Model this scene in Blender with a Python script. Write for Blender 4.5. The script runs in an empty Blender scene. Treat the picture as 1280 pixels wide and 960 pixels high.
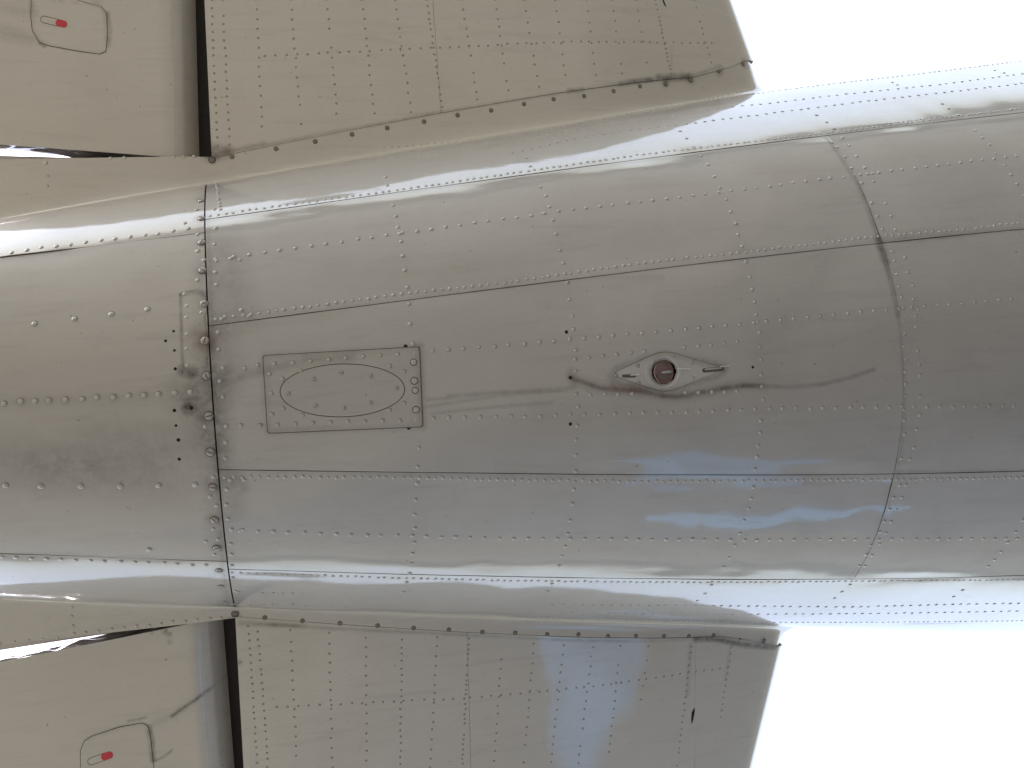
import bpy, math, random
import numpy as np
from mathutils import Vector, Matrix
from mathutils.bvhtree import BVHTree

random.seed(7)
rng = np.random.default_rng(7)
C = bpy.context.scene.collection
EYE = 1.6                                     # camera height over the ground

# ------------------------------------------------------------------ camera
FPX = 1100.0
_t, _r = math.radians(15.7), math.radians(3.75)
FW = np.array([math.sin(_t), 8 / FPX, math.cos(_t)]); FW /= np.linalg.norm(FW)
_rt = np.array([math.cos(_t), 0, -math.sin(_t)]); _rt -= FW * _rt.dot(FW); _rt /= np.linalg.norm(_rt)
_up = np.cross(-FW, _rt)
CX = math.cos(_r) * _rt - math.sin(_r) * _up
CY = math.sin(_r) * _rt + math.cos(_r) * _up
cd = bpy.data.cameras.new('camera'); cam = bpy.data.objects.new('camera', cd); C.objects.link(cam)
cd.sensor_width = 36; cd.lens = 36 * FPX / 1280; cd.clip_start = 0.05; cd.clip_end = 2000
M = Matrix.Identity(4)
for i in range(3):
    M[i][0], M[i][1], M[i][2] = CX[i], CY[i], -FW[i]
M[2][3] = EYE
cam.matrix_world = M
sc = bpy.context.scene
sc.camera = cam

# ------------------------------------------------------------------ sky, sun, exposure
SUN_EL, SUN_ROT = 50, 245
w = bpy.data.worlds.new('World'); sc.world = w; w.use_nodes = True
nt = w.node_tree; nt.nodes.clear()
sky = nt.nodes.new('ShaderNodeTexSky'); sky.sky_type = 'NISHITA'; sky.sun_disc = False
sky.sun_elevation = math.radians(SUN_EL); sky.sun_rotation = math.radians(SUN_ROT)
sky.dust_density = 4.0; sky.air_density = 1.0
hs = nt.nodes.new('ShaderNodeHueSaturation'); hs.inputs['Saturation'].default_value = 0.58
bg = nt.nodes.new('ShaderNodeBackground'); bg.inputs['Strength'].default_value = 0.13
wo = nt.nodes.new('ShaderNodeOutputWorld')
nt.links.new(sky.outputs[0], hs.inputs['Color']); nt.links.new(hs.outputs[0], bg.inputs[0]); nt.links.new(bg.outputs[0], wo.inputs[0])
sd = bpy.data.lights.new('sun', 'SUN'); sd.energy = 1.4; sd.angle = math.radians(14); sd.color = (1, 0.95, 0.88)
so = bpy.data.objects.new('sun', sd); C.objects.link(so)
_az = math.radians(SUN_ROT); _el = math.radians(SUN_EL)
sundir = Vector((math.sin(_az) * math.cos(_el), math.cos(_az) * math.cos(_el), math.sin(_el)))
so.rotation_euler = sundir.to_track_quat('Z', 'Y').to_euler()
sc.view_settings.view_transform = 'Standard'; sc.view_settings.look = 'None'
sc.view_settings.exposure = 2.55; sc.view_settings.gamma = 1.0
sc.cycles.max_bounces = 8; sc.cycles.diffuse_bounces = 5; sc.cycles.use_denoising = True

def proj(p):                                   # p relative to the eye (N,3) -> pixel (N,2)
    d = p @ FW
    return np.stack([640 + FPX * (p @ CX) / d, 480 - FPX * (p @ CY) / d], -1)
def ray(px, py):
    d = FW + CX * (px - 640) / FPX - CY * (py - 480) / FPX
    return d / np.linalg.norm(d)

# ------------------------------------------------------------------ materials
def new_mat(name):
    m = bpy.data.materials.new(name); m.use_nodes = True
    n = m.node_tree; n.nodes.clear()
    o = n.nodes.new('ShaderNodeOutputMaterial'); p = n.nodes.new('ShaderNodeBsdfPrincipled')
    n.links.new(p.outputs[0], o.inputs[0])
    return m, n, p
def N(n, t, **k):
    x = n.nodes.new(t)
    for a, b in k.items(): setattr(x, a, b)
    return x
def mixc(n, fac, a, b, mode='MIX'):
    x = n.nodes.new('ShaderNodeMix'); x.data_type = 'RGBA'; x.blend_type = mode
    for s, v in ((0, fac), (6, a), (7, b)):
        if hasattr(v, 'links'): n.links.new(v, x.inputs[s])
        else: x.inputs[s].default_value = v
    return x.outputs[2]
def math_(n, op, a, b=None, clamp=False):
    x = n.nodes.new('ShaderNodeMath'); x.operation = op; x.use_clamp = clamp
    for s, v in ((0, a), (1, b)):
        if v is None: continue
        if hasattr(v, 'links'): n.links.new(v, x.inputs[s])
        else: x.inputs[s].default_value = v
    return x.outputs[0]
def noise(n, vec, scale, detail=4, rough=0.55, dist=0.0):
    x = n.nodes.new('ShaderNodeTexNoise'); x.inputs['Scale'].default_value = scale
    x.inputs['Detail'].default_value = detail; x.inputs['Roughness'].default_value = rough
    x.inputs['Distortion'].default_value = dist
    n.links.new(vec, x.inputs['Vector']); return x.outputs['Fac']
def ramp(n, v, a, b, lo=0.0, hi=1.0):
    x = n.nodes.new('ShaderNodeMapRange'); x.interpolation_type = 'SMOOTHSTEP'
    n.links.new(v, x.inputs['Value'])
    for s, q in zip(('From Min', 'From Max', 'To Min', 'To Max'), (a, b, lo, hi)): x.inputs[s].default_value = q
    return x.outputs['Result']
def mapping(n, scale, rot=(0, 0, 0)):
    g = n.nodes.new('ShaderNodeNewGeometry'); m = n.nodes.new('ShaderNodeMapping')
    n.links.new(g.outputs['Position'], m.inputs['Vector']); m.inputs['Scale'].default_value = scale
    m.inputs['Rotation'].default_value = rot; return m.outputs[0]

def paint(name, base, tint, rough=0.38, coat=1.0, coat_rough=0.04, ior=1.7, metal=0.0, bump=0.08, streak=0.12):
    m, n, p = new_mat(name)
    v1 = mapping(n, (1, 1, 1)); vs = mapping(n, (0.7, 9, 9)); vd = mapping(n, (2, 14, 14), (0, 0, 0.5))
    big = noise(n, v1, 1.6, 5, 0.6)
    col = mixc(n, ramp(n, big, 0.3, 0.7), (*base, 1), (*tint, 1))
    st = ramp(n, noise(n, vs, 3.0, 5, 0.62, 0.6), 0.5, 0.75)
    col = mixc(n, math_(n, 'MULTIPLY', st, streak), col, (0.13, 0.10, 0.065, 1))
    sm = ramp(n, noise(n, vd, 1.5, 5, 0.65, 1.0), 0.52, 0.8)
    col = mixc(n, math_(n, 'MULTIPLY', sm, streak * 0.9), col, (0.24, 0.17, 0.12, 1))
    wear = ramp(n, noise(n, v1, 9, 6, 0.7, 0.4), 0.56, 0.8)
    col = mixc(n, math_(n, 'MULTIPLY', wear, 0.14), col, (0.16, 0.13, 0.09, 1))
    fine = noise(n, v1, 160, 3, 0.7)
    col = mixc(n, math_(n, 'MULTIPLY', ramp(n, fine, 0.45, 0.75), 0.10), col, (0.2, 0.18, 0.15, 1))
    speck = ramp(n, noise(n, v1, 55, 2, 0.5), 0.735, 0.77)
    col = mixc(n, math_(n, 'MULTIPLY', speck, 0.5), col, (0.10, 0.085, 0.06, 1))
    at = N(n, 'ShaderNodeAttribute', attribute_name='dirt')
    brk = ramp(n, noise(n, v1, 24, 6, 0.72, 0.5), 0.25, 0.7, 0.45, 1.15)
    df = math_(n, 'MULTIPLY', at.outputs['Fac'], brk, clamp=True)
    col = mixc(n, df, col, (0.050, 0.043, 0.031, 1))
    at2 = N(n, 'ShaderNodeAttribute', attribute_name='rust')
    rf = math_(n, 'MULTIPLY', at2.outputs['Fac'], brk, clamp=True)
    col = mixc(n, rf, col, (0.15, 0.085, 0.055, 1))
    n.links.new(col, p.inputs['Base Color'])
    p.inputs['Roughness'].default_value = rough; p.inputs['Metallic'].default_value = metal
    dk = math_(n, 'ADD', df, rf, clamp=True)
    cw = math_(n, 'SUBTRACT', coat, math_(n, 'MULTIPLY', dk, 0.8 * coat), clamp=True)
    n.links.new(cw, p.inputs['Coat Weight'])
    cr = ramp(n, noise(n, v1, 7, 5, 0.65), 0.4, 0.8, coat_rough, coat_rough + 0.05)
    n.links.new(cr, p.inputs['Coat Roughness']); p.inputs['Coat IOR'].default_value = ior
    b = N(n, 'ShaderNodeBump'); b.inputs['Strength'].default_value = bump; b.inputs['Distance'].default_value = 0.004
    n.links.new(math_(n, 'ADD', noise(n, v1, 14, 3, 0.5), math_(n, 'MULTIPLY', noise(n, vs, 12, 4, 0.6), 0.35)), b.inputs['Height'])
    n.links.new(b.outputs[0], p.inputs['Coat Normal'])
    b2 = N(n, 'ShaderNodeBump'); b2.inputs['Strength'].default_value = 0.25; b2.inputs['Distance'].default_value = 0.001
    n.links.new(fine, b2.inputs['Height']); n.links.new(b2.outputs[0], p.inputs['Normal'])
    return m
def plain(name, col, rough=0.6, metal=0.0, coat=0.0, var=0.3, vscale=60):
    m, n, p = new_mat(name)
    v = mapping(n, (1, 1, 1)); f = noise(n, v, vscale, 4, 0.6)
    c2 = tuple(c * (1 - var) for c in col)
    n.links.new(mixc(n, f, (*col, 1), (*c2, 1)), p.inputs['Base Color'])
    p.inputs['Roughness'].default_value = rough; p.inputs['Metallic'].default_value = metal
    p.inputs['Coat Weight'].default_value = coat; p.inputs['Coat Roughness'].default_value = 0.05
    return m

PAINT_F = paint('fuselage_paint', (0.385, 0.364, 0.332), (0.42, 0.400, 0.370))
PAINT_T = paint('tail_cone_paint', (0.435, 0.405, 0.365), (0.405, 0.375, 0.33))
PAINT_S = paint('stabilizer_paint', (0.54, 0.495, 0.415), (0.57, 0.53, 0.455), rough=0.42, coat_rough=0.05, ior=1.75, bump=0.12)
PAINT_E = paint('elevator_paint', (0.56, 0.515, 0.435), (0.52, 0.475, 0.40), rough=0.45, coat_rough=0.06, ior=1.7, bump=0.10)
PAINT_W = paint('repair_plate_paint', (0.375, 0.350, 0.315), (0.39, 0.365, 0.330), streak=0.16)
PAINT_LENS = paint('fitting_paint', (0.43, 0.405, 0.37), (0.45, 0.43, 0.395))
DARK = plain('seam_grime_shade', (0.040, 0.035, 0.029), 0.9)  # near-black: seam grime plus gap shade put into the colour
HALO = plain('greasy_screw_edge', (0.13, 0.112, 0.088), 0.8)
SMUT = plain('grimy_screw_head', (0.26, 0.23, 0.185), 0.5, 0, 0.4, 0.5, 90)
RING = plain('rivet_edge_grime_shade', (0.27, 0.245, 0.21), 0.7)  # rim grime that also paints the shaded side of each rivet
FLUSH = plain('grimy_flush_rivet', (0.42, 0.38, 0.315), 0.5, 0, 0.5, 0.5, 90)
CAVITY = plain('hinge_cavity_shade', (0.12, 0.102, 0.094), 0.8)  # shade of the hinge slot put into the colour of its walls
HOLE = plain('open_hole_shade', (0.008, 0.007, 0.006), 0.9)
STEEL = plain('dull_screw_metal', (0.42, 0.39, 0.35), 0.42, 0.55, 0.2)
FOIL = plain('bare_creased_metal', (0.50, 0.48, 0.52), 0.22, 0.9, 0, 0.3, 20)
RED = plain('red_latch_paint', (0.62, 0.03, 0.05), 0.4, 0, 0.3, 0.15)
PRIMER = plain('reddish_primer', (0.29, 0.19, 0.16), 0.6, 0, 0.2, 0.4, 30)
LINE = plain('dark_marking', (0.12, 0.10, 0.08), 0.6)

# ------------------------------------------------------------------ mesh helpers
def mesh_obj(name, verts, faces, mats, parent=None, smooth=True, mat_idx=None, attrs=None, kind=None, label=None):
    me = bpy.data.meshes.new(name)
    verts = np.asarray(verts, np.float32)
    if isinstance(faces, np.ndarray):
        nf, k = faces.shape
        me.vertices.add(len(verts)); me.vertices.foreach_set('co', verts.ravel())
        me.loops.add(nf * k); me.loops.foreach_set('vertex_index', faces.astype(np.int32).ravel())
        me.polygons.add(nf); me.polygons.foreach_set('loop_start', np.arange(0, nf * k, k, dtype=np.int32))
        me.update(calc_edges=True)
    else:
        me.from_pydata(verts.tolist(), [], faces)
    me.polygons.foreach_set('use_smooth', [smooth] * len(me.polygons))
    for m in (mats if isinstance(mats, (list, tuple)) else [mats]): me.materials.append(m)
    if mat_idx is not None: me.polygons.foreach_set('material_index', np.asarray(mat_idx, np.int32))
    if attrs:
        for k, v in attrs.items():
            a = me.attributes.new(k, 'FLOAT', 'POINT'); a.data.foreach_set('value', np.asarray(v, np.float32))
    me.update()
    o = bpy.data.objects.new(name, me); C.objects.link(o)
    if parent is not None: o.parent = parent
    if kind: o['kind'] = kind
    if label: o['label'] = label
    return o
OFF = np.array([0, 0, EYE])

def sines(seed, n=14, lo=0.12, hi=0.9):
    g = np.random.default_rng(seed)
    lam = lo * (hi / lo) ** g.random(n); an = g.random(n) * math.tau; ph = g.random(n) * math.tau
    return lam, an, ph
def wave(x, s, seed, amp):
    lam, an, ph = sines(seed)
    out = 0
    for l, a, p in zip(lam, an, ph):
        out = out + (l / 0.5) ** 1.35 * np.sin(math.tau / l * (x * math.cos(a) + s * math.sin(a)) + p)
    return out * amp / 2.2

STAINS = []                                    # (segments (n,2,3) in eye space, width m, strength, channel, hardness)
def dirt_at(P):
    d = np.zeros(len(P)); r = np.zeros(len(P))
    for seg, wdt, st, ch, hard in STAINS:
        lo = seg.min((0, 1)) - wdt * 1.6; hi = seg.max((0, 1)) + wdt * 1.6
        idx = np.where(((P > lo) & (P < hi)).all(1))[0]
        if not len(idx): continue
        Q = P[idx]; best = np.full(len(Q), 9.0)
        for a, b in seg:
            ab = b - a; t = np.clip(((Q - a) @ ab) / max(ab @ ab, 1e-9), 0, 1)
            best = np.minimum(best, np.linalg.norm(Q - a - t[:, None] * ab, axis=1))
        f = np.clip(1 - best / (wdt * 1.5), 0, 1) ** hard * st
        if ch == 'd': d[idx] = 1 - (1 - d[idx]) * (1 - f)
        else: r[idx] = 1 - (1 - r[idx]) * (1 - f)
    return d, r

BVHS = {}
def grid(name, fn, us, vs, mat, parent, tag=None, skirt=0.004, ref=None, cut=None, label=None, bvh=True):
    """fn(U,V) -> (...,3) eye-space points; a sheet with its own rim of thickness."""
    U, V = np.meshgrid(us, vs, indexing='ij'); P = fn(U, V)
    nu, nv = U.shape
    du = np.gradient(P, axis=0); dv = np.gradient(P, axis=1)
    Nn = np.cross(du, dv); Nn /= np.linalg.norm(Nn, axis=2, keepdims=True) + 1e-12
    R = ref(P) if ref is not None else None
    flip = R is not None and float(np.nanmean(np.sum(Nn * (P - R), axis=2))) < 0
    if flip: Nn = -Nn
    idx = np.arange(nu * nv).reshape(nu, nv)
    q = np.stack([idx[:-1, :-1], idx[1:, :-1], idx[1:, 1:], idx[:-1, 1:]], -1).reshape(-1, 4)
    V0 = P.reshape(-1, 3)
    if cut:
        ce = V0[q].mean(1); pp = proj(ce); keep = np.ones(len(q), bool)
        for cx, cy, r in cut: keep &= ((pp[:, 0] - cx) ** 2 + (pp[:, 1] - cy) ** 2) > r * r
        q = q[keep]
    if flip: q = q[:, ::-1]
    d, r = dirt_at(V0)
    verts = [V0]; faces = [q]; base = len(V0); dd = [d]; rr = [r]
    if skirt:
        for A, Na, I in ((P[0], Nn[0], idx[0]), (P[-1], Nn[-1], idx[-1]), (P[:, 0], Nn[:, 0], idx[:, 0]), (P[:, -1], Nn[:, -1], idx[:, -1])):
            m = len(A); verts += [A, A - Na * skirt]
            k = np.arange(m - 1); faces.append(np.stack([base + k, base + k + 1, base + m + k + 1, base + m + k], -1))
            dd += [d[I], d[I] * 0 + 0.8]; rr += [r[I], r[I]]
            base += 2 * m
    o = mesh_obj(name, np.concatenate(verts) + OFF, np.concatenate(faces), mat, parent,
                 attrs={'dirt': np.concatenate(dd), 'rust': np.concatenate(rr)}, label=label)
    if bvh:
        BVHS.setdefault(tag or name, []).append(BVHTree.FromPolygons(V0.tolist(), q.tolist()))
    return o
def hit(px, py, only=None):
    d = ray(px, py); best = None
    for t, L in BVHS.items():
        if only and t not in only: continue
        for b in L:
            loc, nor, i, dist = b.ray_cast(Vector((0, 0, 0)), Vector(d))
            if loc is not None and (best is None or dist < best[2]): best = (np.array(loc), np.array(nor), dist, t)
    if best is None: return None
    p, n, _, t = best
    if n @ d > 0: n = -n
    return p, n, t

# ------------------------------------------------------------------ airplane
root = bpy.data.objects.new('airplane', None); C.objects.link(root)
root['label'] = 'weathered pale grey riveted airplane tail section seen from directly below'
root['category'] = 'airplane'

XJ = -0.16
def abz(x):
    s = (np.asarray(x, float) - XJ) / 2.96
    sf = np.where(s > 1.1, 1.1 + (1 - np.exp(-(s - 1.1) * 1.2)) / 1.2, s)
    a = 0.84 + 0.545 * sf
    zc = 3.78 + 0.22 * sf; hb = 2.95 - 0.30 * sf
    b = zc - hb
    sa = np.clip((-1.3 - np.asarray(x, float)) / 1.5, 0, 1)          # the cone closes far aft
    k = np.sqrt(np.clip(1 - sa * sa, 0.0004, 1))
    return a * k, b * k, zc
def fus(x, th, seed=0, off=0.0, amp=0.0013):
    a, b, zc = abz(x)
    ny, nz = np.sin(th) / a, -np.cos(th) / b; L = np.sqrt(ny * ny + nz * nz)
    t_ = np.abs(th); w1 = np.clip(t_ / .42, 0, 1); w2 = np.clip((1.45 - t_) / .3, 0, 1)
    flat = -np.sin(4 * t_) * w1 * w1 * (3 - 2 * w1) * w2 * w2 * (3 - 2 * w2) * np.where(th < 0, .0105, .0050)   # the skin is a little flatter at the quarters than an ellipse
    d = off + flat * (np.cos(th) > 0) + (wave(x, th * a, seed, amp) if seed else 0)
    return np.stack([x, a * np.sin(th) + d * ny / L, zc - b * np.cos(th) + d * nz / L], -1)
def on_fus(px, py):                            # pixel -> (x, theta) on the bare ellipse
    d = ray(px, py); lo, hi = 2.0, 2.0
    def Fv(t):
        p = d * t; a, b, zc = abz(p[0]); return (p[1] / a) ** 2 + ((p[2] - zc) / b) ** 2 - 1
    t = 2.0; best = (9, 2)
    while t < 8:
        v = float(Fv(t))
        if abs(v) < best[0]: best = (abs(v), t)
        if v < 0:
            lo, hi = t - 0.05, t
            for _ in range(30):
                m = (lo + hi) / 2
                if Fv(m) < 0: hi = m
                else: lo = m
            best = (0, hi); break
        t += 0.05
    p = d * best[1]; a, b, zc = abz(p[0])
    return p[0], math.atan2(p[1] / a, (zc - p[2]) / b)
def seam(pts, deg=2):
    q = np.array([on_fus(*p) for p in pts])
    return np.polynomial.Polynomial.fit(q[:, 0], q[:, 1], deg) if False else np.poly1d(np.polyfit(q[:, 0], q[:, 1], deg))
sA = seam([(259, 275), (320, 266), (500, 242), (640, 221), (800, 198), (960, 179), (1030, 171), (1120, 160), (1200, 150), (1278, 140)])
sB = seam([(262, 406), (320, 399), (500, 375), (640, 359), (800, 336), (960, 319), (1100, 302), (1180, 296), (1278, 285)])
sC = seam([(272, 588), (400, 589), (500, 590), (640, 593), (800, 595), (960, 594), (1125, 592), (1278, 590)])
sD = seam([(283, 710), (320, 712), (500, 718), (640, 721), (800, 723), (960, 723), (1060, 722), (1278, 720)])
sE = seam([(960, 117), (1030, 108), (1120, 98), (1200, 88), (1278, 78)], 1)
sG = seam([(1000, 778), (1120, 777.5), (1278, 777)], 1)
sA2 = seam([(0, 322), (100, 309), (180, 299), (258, 290)], 1)
sD2 = seam([(0, 692), (150, 697), (283, 702)], 1)
XF = float(np.mean([on_fus(*p)[0] for p in [(1100, 298), (1122, 395), (1130, 500), (1124, 590), (1090, 680)]]))
XFRONT, XAFT = 9.0, -2.78

# stabilizer planform, section
SPAN = 2.95
def xle(y): return 2.376 - 0.28 * (np.abs(y) - 1.5)
def xhinge(y): return XJ - 0.0 + 0.02 * (np.abs(y) - 0.9)
def xte(y): return -1.25 + 0.12 * (np.abs(y) - 0.9)
ZST0 = 3.82
def zst(y): return ZST0 + 0.0875 * np.clip(np.abs(y) - 0.95, 0, 9)
def half(x, y):                                # half thickness of the whole aerofoil
    c = xle(y) - xte(y); s = np.clip((xle(y) - x) / c, 0, 1)
    t = 5 * (0.2969 * np.sqrt(s) - 0.1260 * s - 0.3516 * s ** 2 + 0.2843 * s ** 3 - 0.1036 * s ** 4)
    return 0.335 * c / 3.6 * t * (1 + .75 * np.exp(-s / .028))
def lin(*seg):                                 # (a, b, step), ... -> one increasing array
    out = []
    for a, b, st in seg: out.append(np.linspace(a, b, max(2, int(round(abs(b - a) / st)) + 1))[:-1])
    return np.concatenate(out + [[seg[-1][1]]])
def shear(x, y, z): return np.stack([x - 0.016 * y, y - 0.036, z], -1)
_ox = np.array([-3.0, -0.9, -0.13, 0.22, 0.72, 1.28, 1.68, 1.98, 2.15, 2.30, 2.6])
_oy = np.array([0.93, 0.928, 0.926, 0.997, 1.095, 1.198, 1.263, 1.307, 1.362, 1.420, 1.47])
def yout(x): return np.interp(x, _ox, _oy)
def yele(x): return 0.938 + 0.1 * (-0.42 - x)

# --- stains: pixel traces on the bare shapes, laid down before the skins are made
def P_f(px, py):
    x, th = on_fus(px, py); return fus(np.array(x), np.array(th))
def P_s(px, py):
    d = ray(px, py); t = 3.66
    for _ in range(6):
        p = d * t / d[2]; k_n = min(1, max(0, (p[0] - (XJ - .052 - .145)) / .145)) if p[0] < XJ - .01 else 0
        t = float(zst(p[1]) - half(p[0], abs(p[1])) * (1 - k_n ** 2.2))
    return d * t / d[2]
def stain(pts, wpx, st, ch='d', hard=1.3, on='f'):
    f = P_f if on == 'f' else P_s
    Q = np.array([f(*p) for p in pts]); 
    if len(Q) == 1: Q = np.concatenate([Q, Q + 1e-4])
    STAINS.append((np.stack([Q[:-1], Q[1:]], 1), wpx * 0.0029, st, ch, hard))
JL = [(258, 195), (259, 240), (260, 290), (262, 340), (265, 420), (268, 480), (271, 560), (274, 620), (277, 680), (281, 720), (285, 750), (289, 778)]
stain(JL, 4, .45); stain(JL, 14, .14, hard=1.0)
stain([(250, 330), (252, 400), (256, 470), (262, 540), (266, 600), (270, 680)], 13, .22)
stain([(256, 425)], 17, .55, 'r'); stain([(254, 424), (262, 470), (240, 480)], 20, .22)
stain([(228, 494), (246, 492), (262, 500)], 22, .30); stain([(246, 505), (262, 545)], 20, .34); stain([(236, 510)], 7, .9)
stain([(229, 463), (240, 466)], 5.5, 1.0, hard=.6); stain([(236, 511)], 6, .9, hard=.7); stain([(228, 500), (246, 498)], 3, .5)
stain([(276, 470), (280, 540), (284, 600)], 12, .30); stain([(290, 600), (294, 640)], 12, .28); stain([(300, 600), (306, 612)], 8, .3)
stain([(284, 300), (288, 350), (300, 395)], 22, .26, hard=1.0); stain([(280, 400), (286, 480)], 18, .25)
stain([(0, 580), (90, 578), (170, 572), (240, 560)], 30, .26, 'd', 1.0); stain([(60, 590), (140, 600), (230, 612)], 26, .2, 'd', 1.0)
stain([(120, 540), (190, 545)], 30, .12); stain([(0, 503), (110, 499), (240, 490)], 9, .16)
stain([(226, 366), (248, 361), (253, 364), (257, 371)], 2.0, .75, hard=.8); stain([(226, 366), (227, 410), (229, 458)], 2.0, .8, hard=.8)
for q in [(26, 502), (61, 501), (82, 500), (121, 497), (142, 497), (180, 494)]: stain([q], 5, .28, hard=1.0)
for q, r_ in [((251, 251), 6), ((252, 273), 7), ((252, 303), 5), ((253, 338), 6), ((255, 380), 6), ((256, 426), 8), ((258, 470), 5), ((261, 520), 9), ((263, 565), 8), ((266, 609), 8), ((268, 650), 7), ((271, 685), 6), ((274, 713), 5)]:
    stain([q], r_ + 1, .42, 'd', 1.0)
stain([(256, 426)], 9, .55, 'r'); stain([(263, 565)], 7, .35, 'r')
# inspection plate surroundings
PL = [(330, 445), (430, 440), (524, 434), (526, 480), (528, 533), (430, 537), (335, 540), (332, 490)]
stain(PL + PL[:1], 5, .24); stain([(524, 434), (526, 480), (528, 533)], 6, .35, 'r')
stain([(265, 482), (330, 464), (380, 450), (440, 448)], 5, .30); stain([(262, 470), (330, 462)], 9, .14)
for k, (a, b) in enumerate([((534, 508), (716, 487)), ((534, 500), (700, 488)), ((540, 517), (690, 503)), ((560, 494), (716, 484))]):
    stain([a, ((a[0] + b[0]) / 2, (a[1] + b[1]) / 2 - 3 + k), b], 2.6, .26)
# dark run-off past the drain fitting
RUN = [(713, 472), (730, 478), (750, 485), (776, 487), (800, 489), (829, 495), (850, 496), (880, 490), (905, 485), (930, 482), (955, 483), (990, 484), (1030, 480), (1062, 472), (1092, 462)]
stain(RUN[:-4], 2.6, .72, hard=.8); stain(RUN[:-4], 6, .30, 'r', 1.0); stain(RUN[-6:], 2.8, .46, hard=.9); stain(RUN[1:10], 9, .18)
stain([(765, 484), (800, 488)], 8, .5, 'r'); stain([(850, 494), (900, 488)], 7, .25)
DIA = [(763, 469), (770, 460), (800, 450), (829, 442), (860, 448), (900, 458), (906, 463), (900, 470), (865, 480), (832, 489), (800, 484), (768, 477), (763, 469)]
stain(DIA, 4.5, .38); stain([(870, 450), (905, 458)], 8, .18)
stain([(713, 465), (719, 480)], 6, .4)
# transverse lap and its dirt
FL = [(1032, 171), (1050, 195), (1075, 232), (1100, 298), (1112, 345), (1122, 395)]
stain(FL, 4, .6); stain([(1100, 298), (1108, 325)], 6, .7, hard=.9); stain([(1122, 395), (1128, 450), (1130, 500), (1127, 560), (1110, 635), (1062, 722)], 3, .3)
stain([(1100, 300), (1180, 294), (1280, 284)], 4, .4); stain([(1050, 176), (1160, 160), (1280, 147)], 4, .3)
for a, b in [((262, 404), (640, 357)), ((640, 357), (1100, 301)), ((270, 590), (640, 595)), ((640, 595), (1125, 594)), ((259, 277), (640, 223)), ((640, 223), (1030, 173))]:
    stain([a, b], 2.6, .22)
stain([(1124, 590), (1200, 591), (1280, 589)], 3, .3)
stain([(740, 345), (830, 347)], 4, .16, 'r'); stain([(950, 205), (1010, 215)], 30, .10, 'r'); stain([(700, 290), (900, 280)], 40, .10, 'r')
stain([(1040, 320), (1000, 380), (960, 430)], 40, .10); stain([(420, 340), (640, 330)], 26, .10, 'r')
# stabilizer and fairing seams
G1 = [(285, 190), (345, 179), (400, 168), (497, 151), (545, 141), (640, 126), (720, 113), (780, 104), (830, 98), (860, 96), (890, 86), (935, 68)]
G2 = [(290, 778), (345, 781), (400, 785), (500, 790), (560, 793), (640, 797), (700, 800), (800, 802), (860, 800), (890, 799), (925, 806), (970, 810)]
stain(G1, 3, .45, on='s'); stain(G2, 3, .45, on='s')
stain([(775, 105), (800, 101), (815, 100)], 4, .9, on='s', hard=.8); stain([(822, 98), (862, 96)], 5.5, .95, on='s', hard=.8); stain([(862, 96), (890, 88), (935, 68)], 3, .8, on='s'); stain([(710, 114), (728, 112)], 4, .7, on='s')
stain([(870, 800), (890, 799), (905, 801), (925, 806), (972, 810)], 5, .85, on='s', hard=.8); stain([(905, 800), (925, 806)], 4, .6, on='s'); stain([(300, 779), (380, 783)], 4, .6, 'r', on='s')
for q, r_ in [((832, 105), 6), ((863, 100), 8), ((898, 88), 9), ((929, 80), 8), ((955, 801), 6), ((925, 801), 3)]: stain([q], r_, .6, on='s', hard=.9)
stain([(838, 60), (839, 95)], 3, .4, on='s'); stain([(864, 805), (860, 870)], 4, .42, on='s'); stain([(914, 808), (908, 850)], 4, .42, on='s')
stain([(268, 186), (262, 196), (285, 190)], 9, .65, on='s'); stain([(268, 188), (285, 190)], 10, .5, 'r', on='s'); stain([(290, 772), (293, 778)], 9, .65, on='s')
stain([(300, 187), (330, 180)], 5, .4, on='s')
# hatches and marks on the elevators
H1 = [(40, 0), (39, 20), (41, 38), (50, 54), (62, 58), (95, 64), (124, 68), (133, 64), (134, 45), (133, 17), (128, 9), (110, 5), (60, 0)]
H2 = [(100, 960), (101, 938), (106, 925), (116, 919), (150, 908), (178, 903), (185, 906), (188, 922), (190, 942), (190, 952)]
stain(H1, 1.4, .34, on='s', hard=.9); stain([(135, 16), (138, 40), (136, 58)], 3.2, .5, on='s'); stain([(50, 54), (56, 58)], 3, .9, on='s')
stain([(0, 40), (40, 48)], 12, .28, on='s'); stain([(0, 10), (38, 16)], 9, .18, on='s'); stain([(40, 5), (42, 18)], 5, .4, on='s')
stain(H2[2:], 1.4, .34, on='s', hard=.9); stain([(187, 908), (191, 925), (192, 950)], 2.6, .7, on='s', hard=.8); stain([(160, 902), (182, 897)], 2, .7, on='s')
stain([(192, 952), (205, 946), (215, 938)], 2.4, .6, on='s')
CR = [(190, 905), (215, 895), (235, 881), (255, 867), (272, 855), (288, 842), (300, 828)]
stain(CR[1:], 2.2, .75, on='s', hard=.8); stain(CR, 6, .22, on='s'); stain([(205, 790), (212, 793)], 4, .5, on='s'); stain([(212, 803)], 4, .5, on='s')
for a, b, r_ in [(269, 833, 2.0), (190, 792, 1.8), (40, 107, 1.2), (252, 82, 1.8), (596, 29, 1.6), (476, 933, 1.5)]: stain([(a, b)], r_, .6, on='s', hard=.8)

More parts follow.
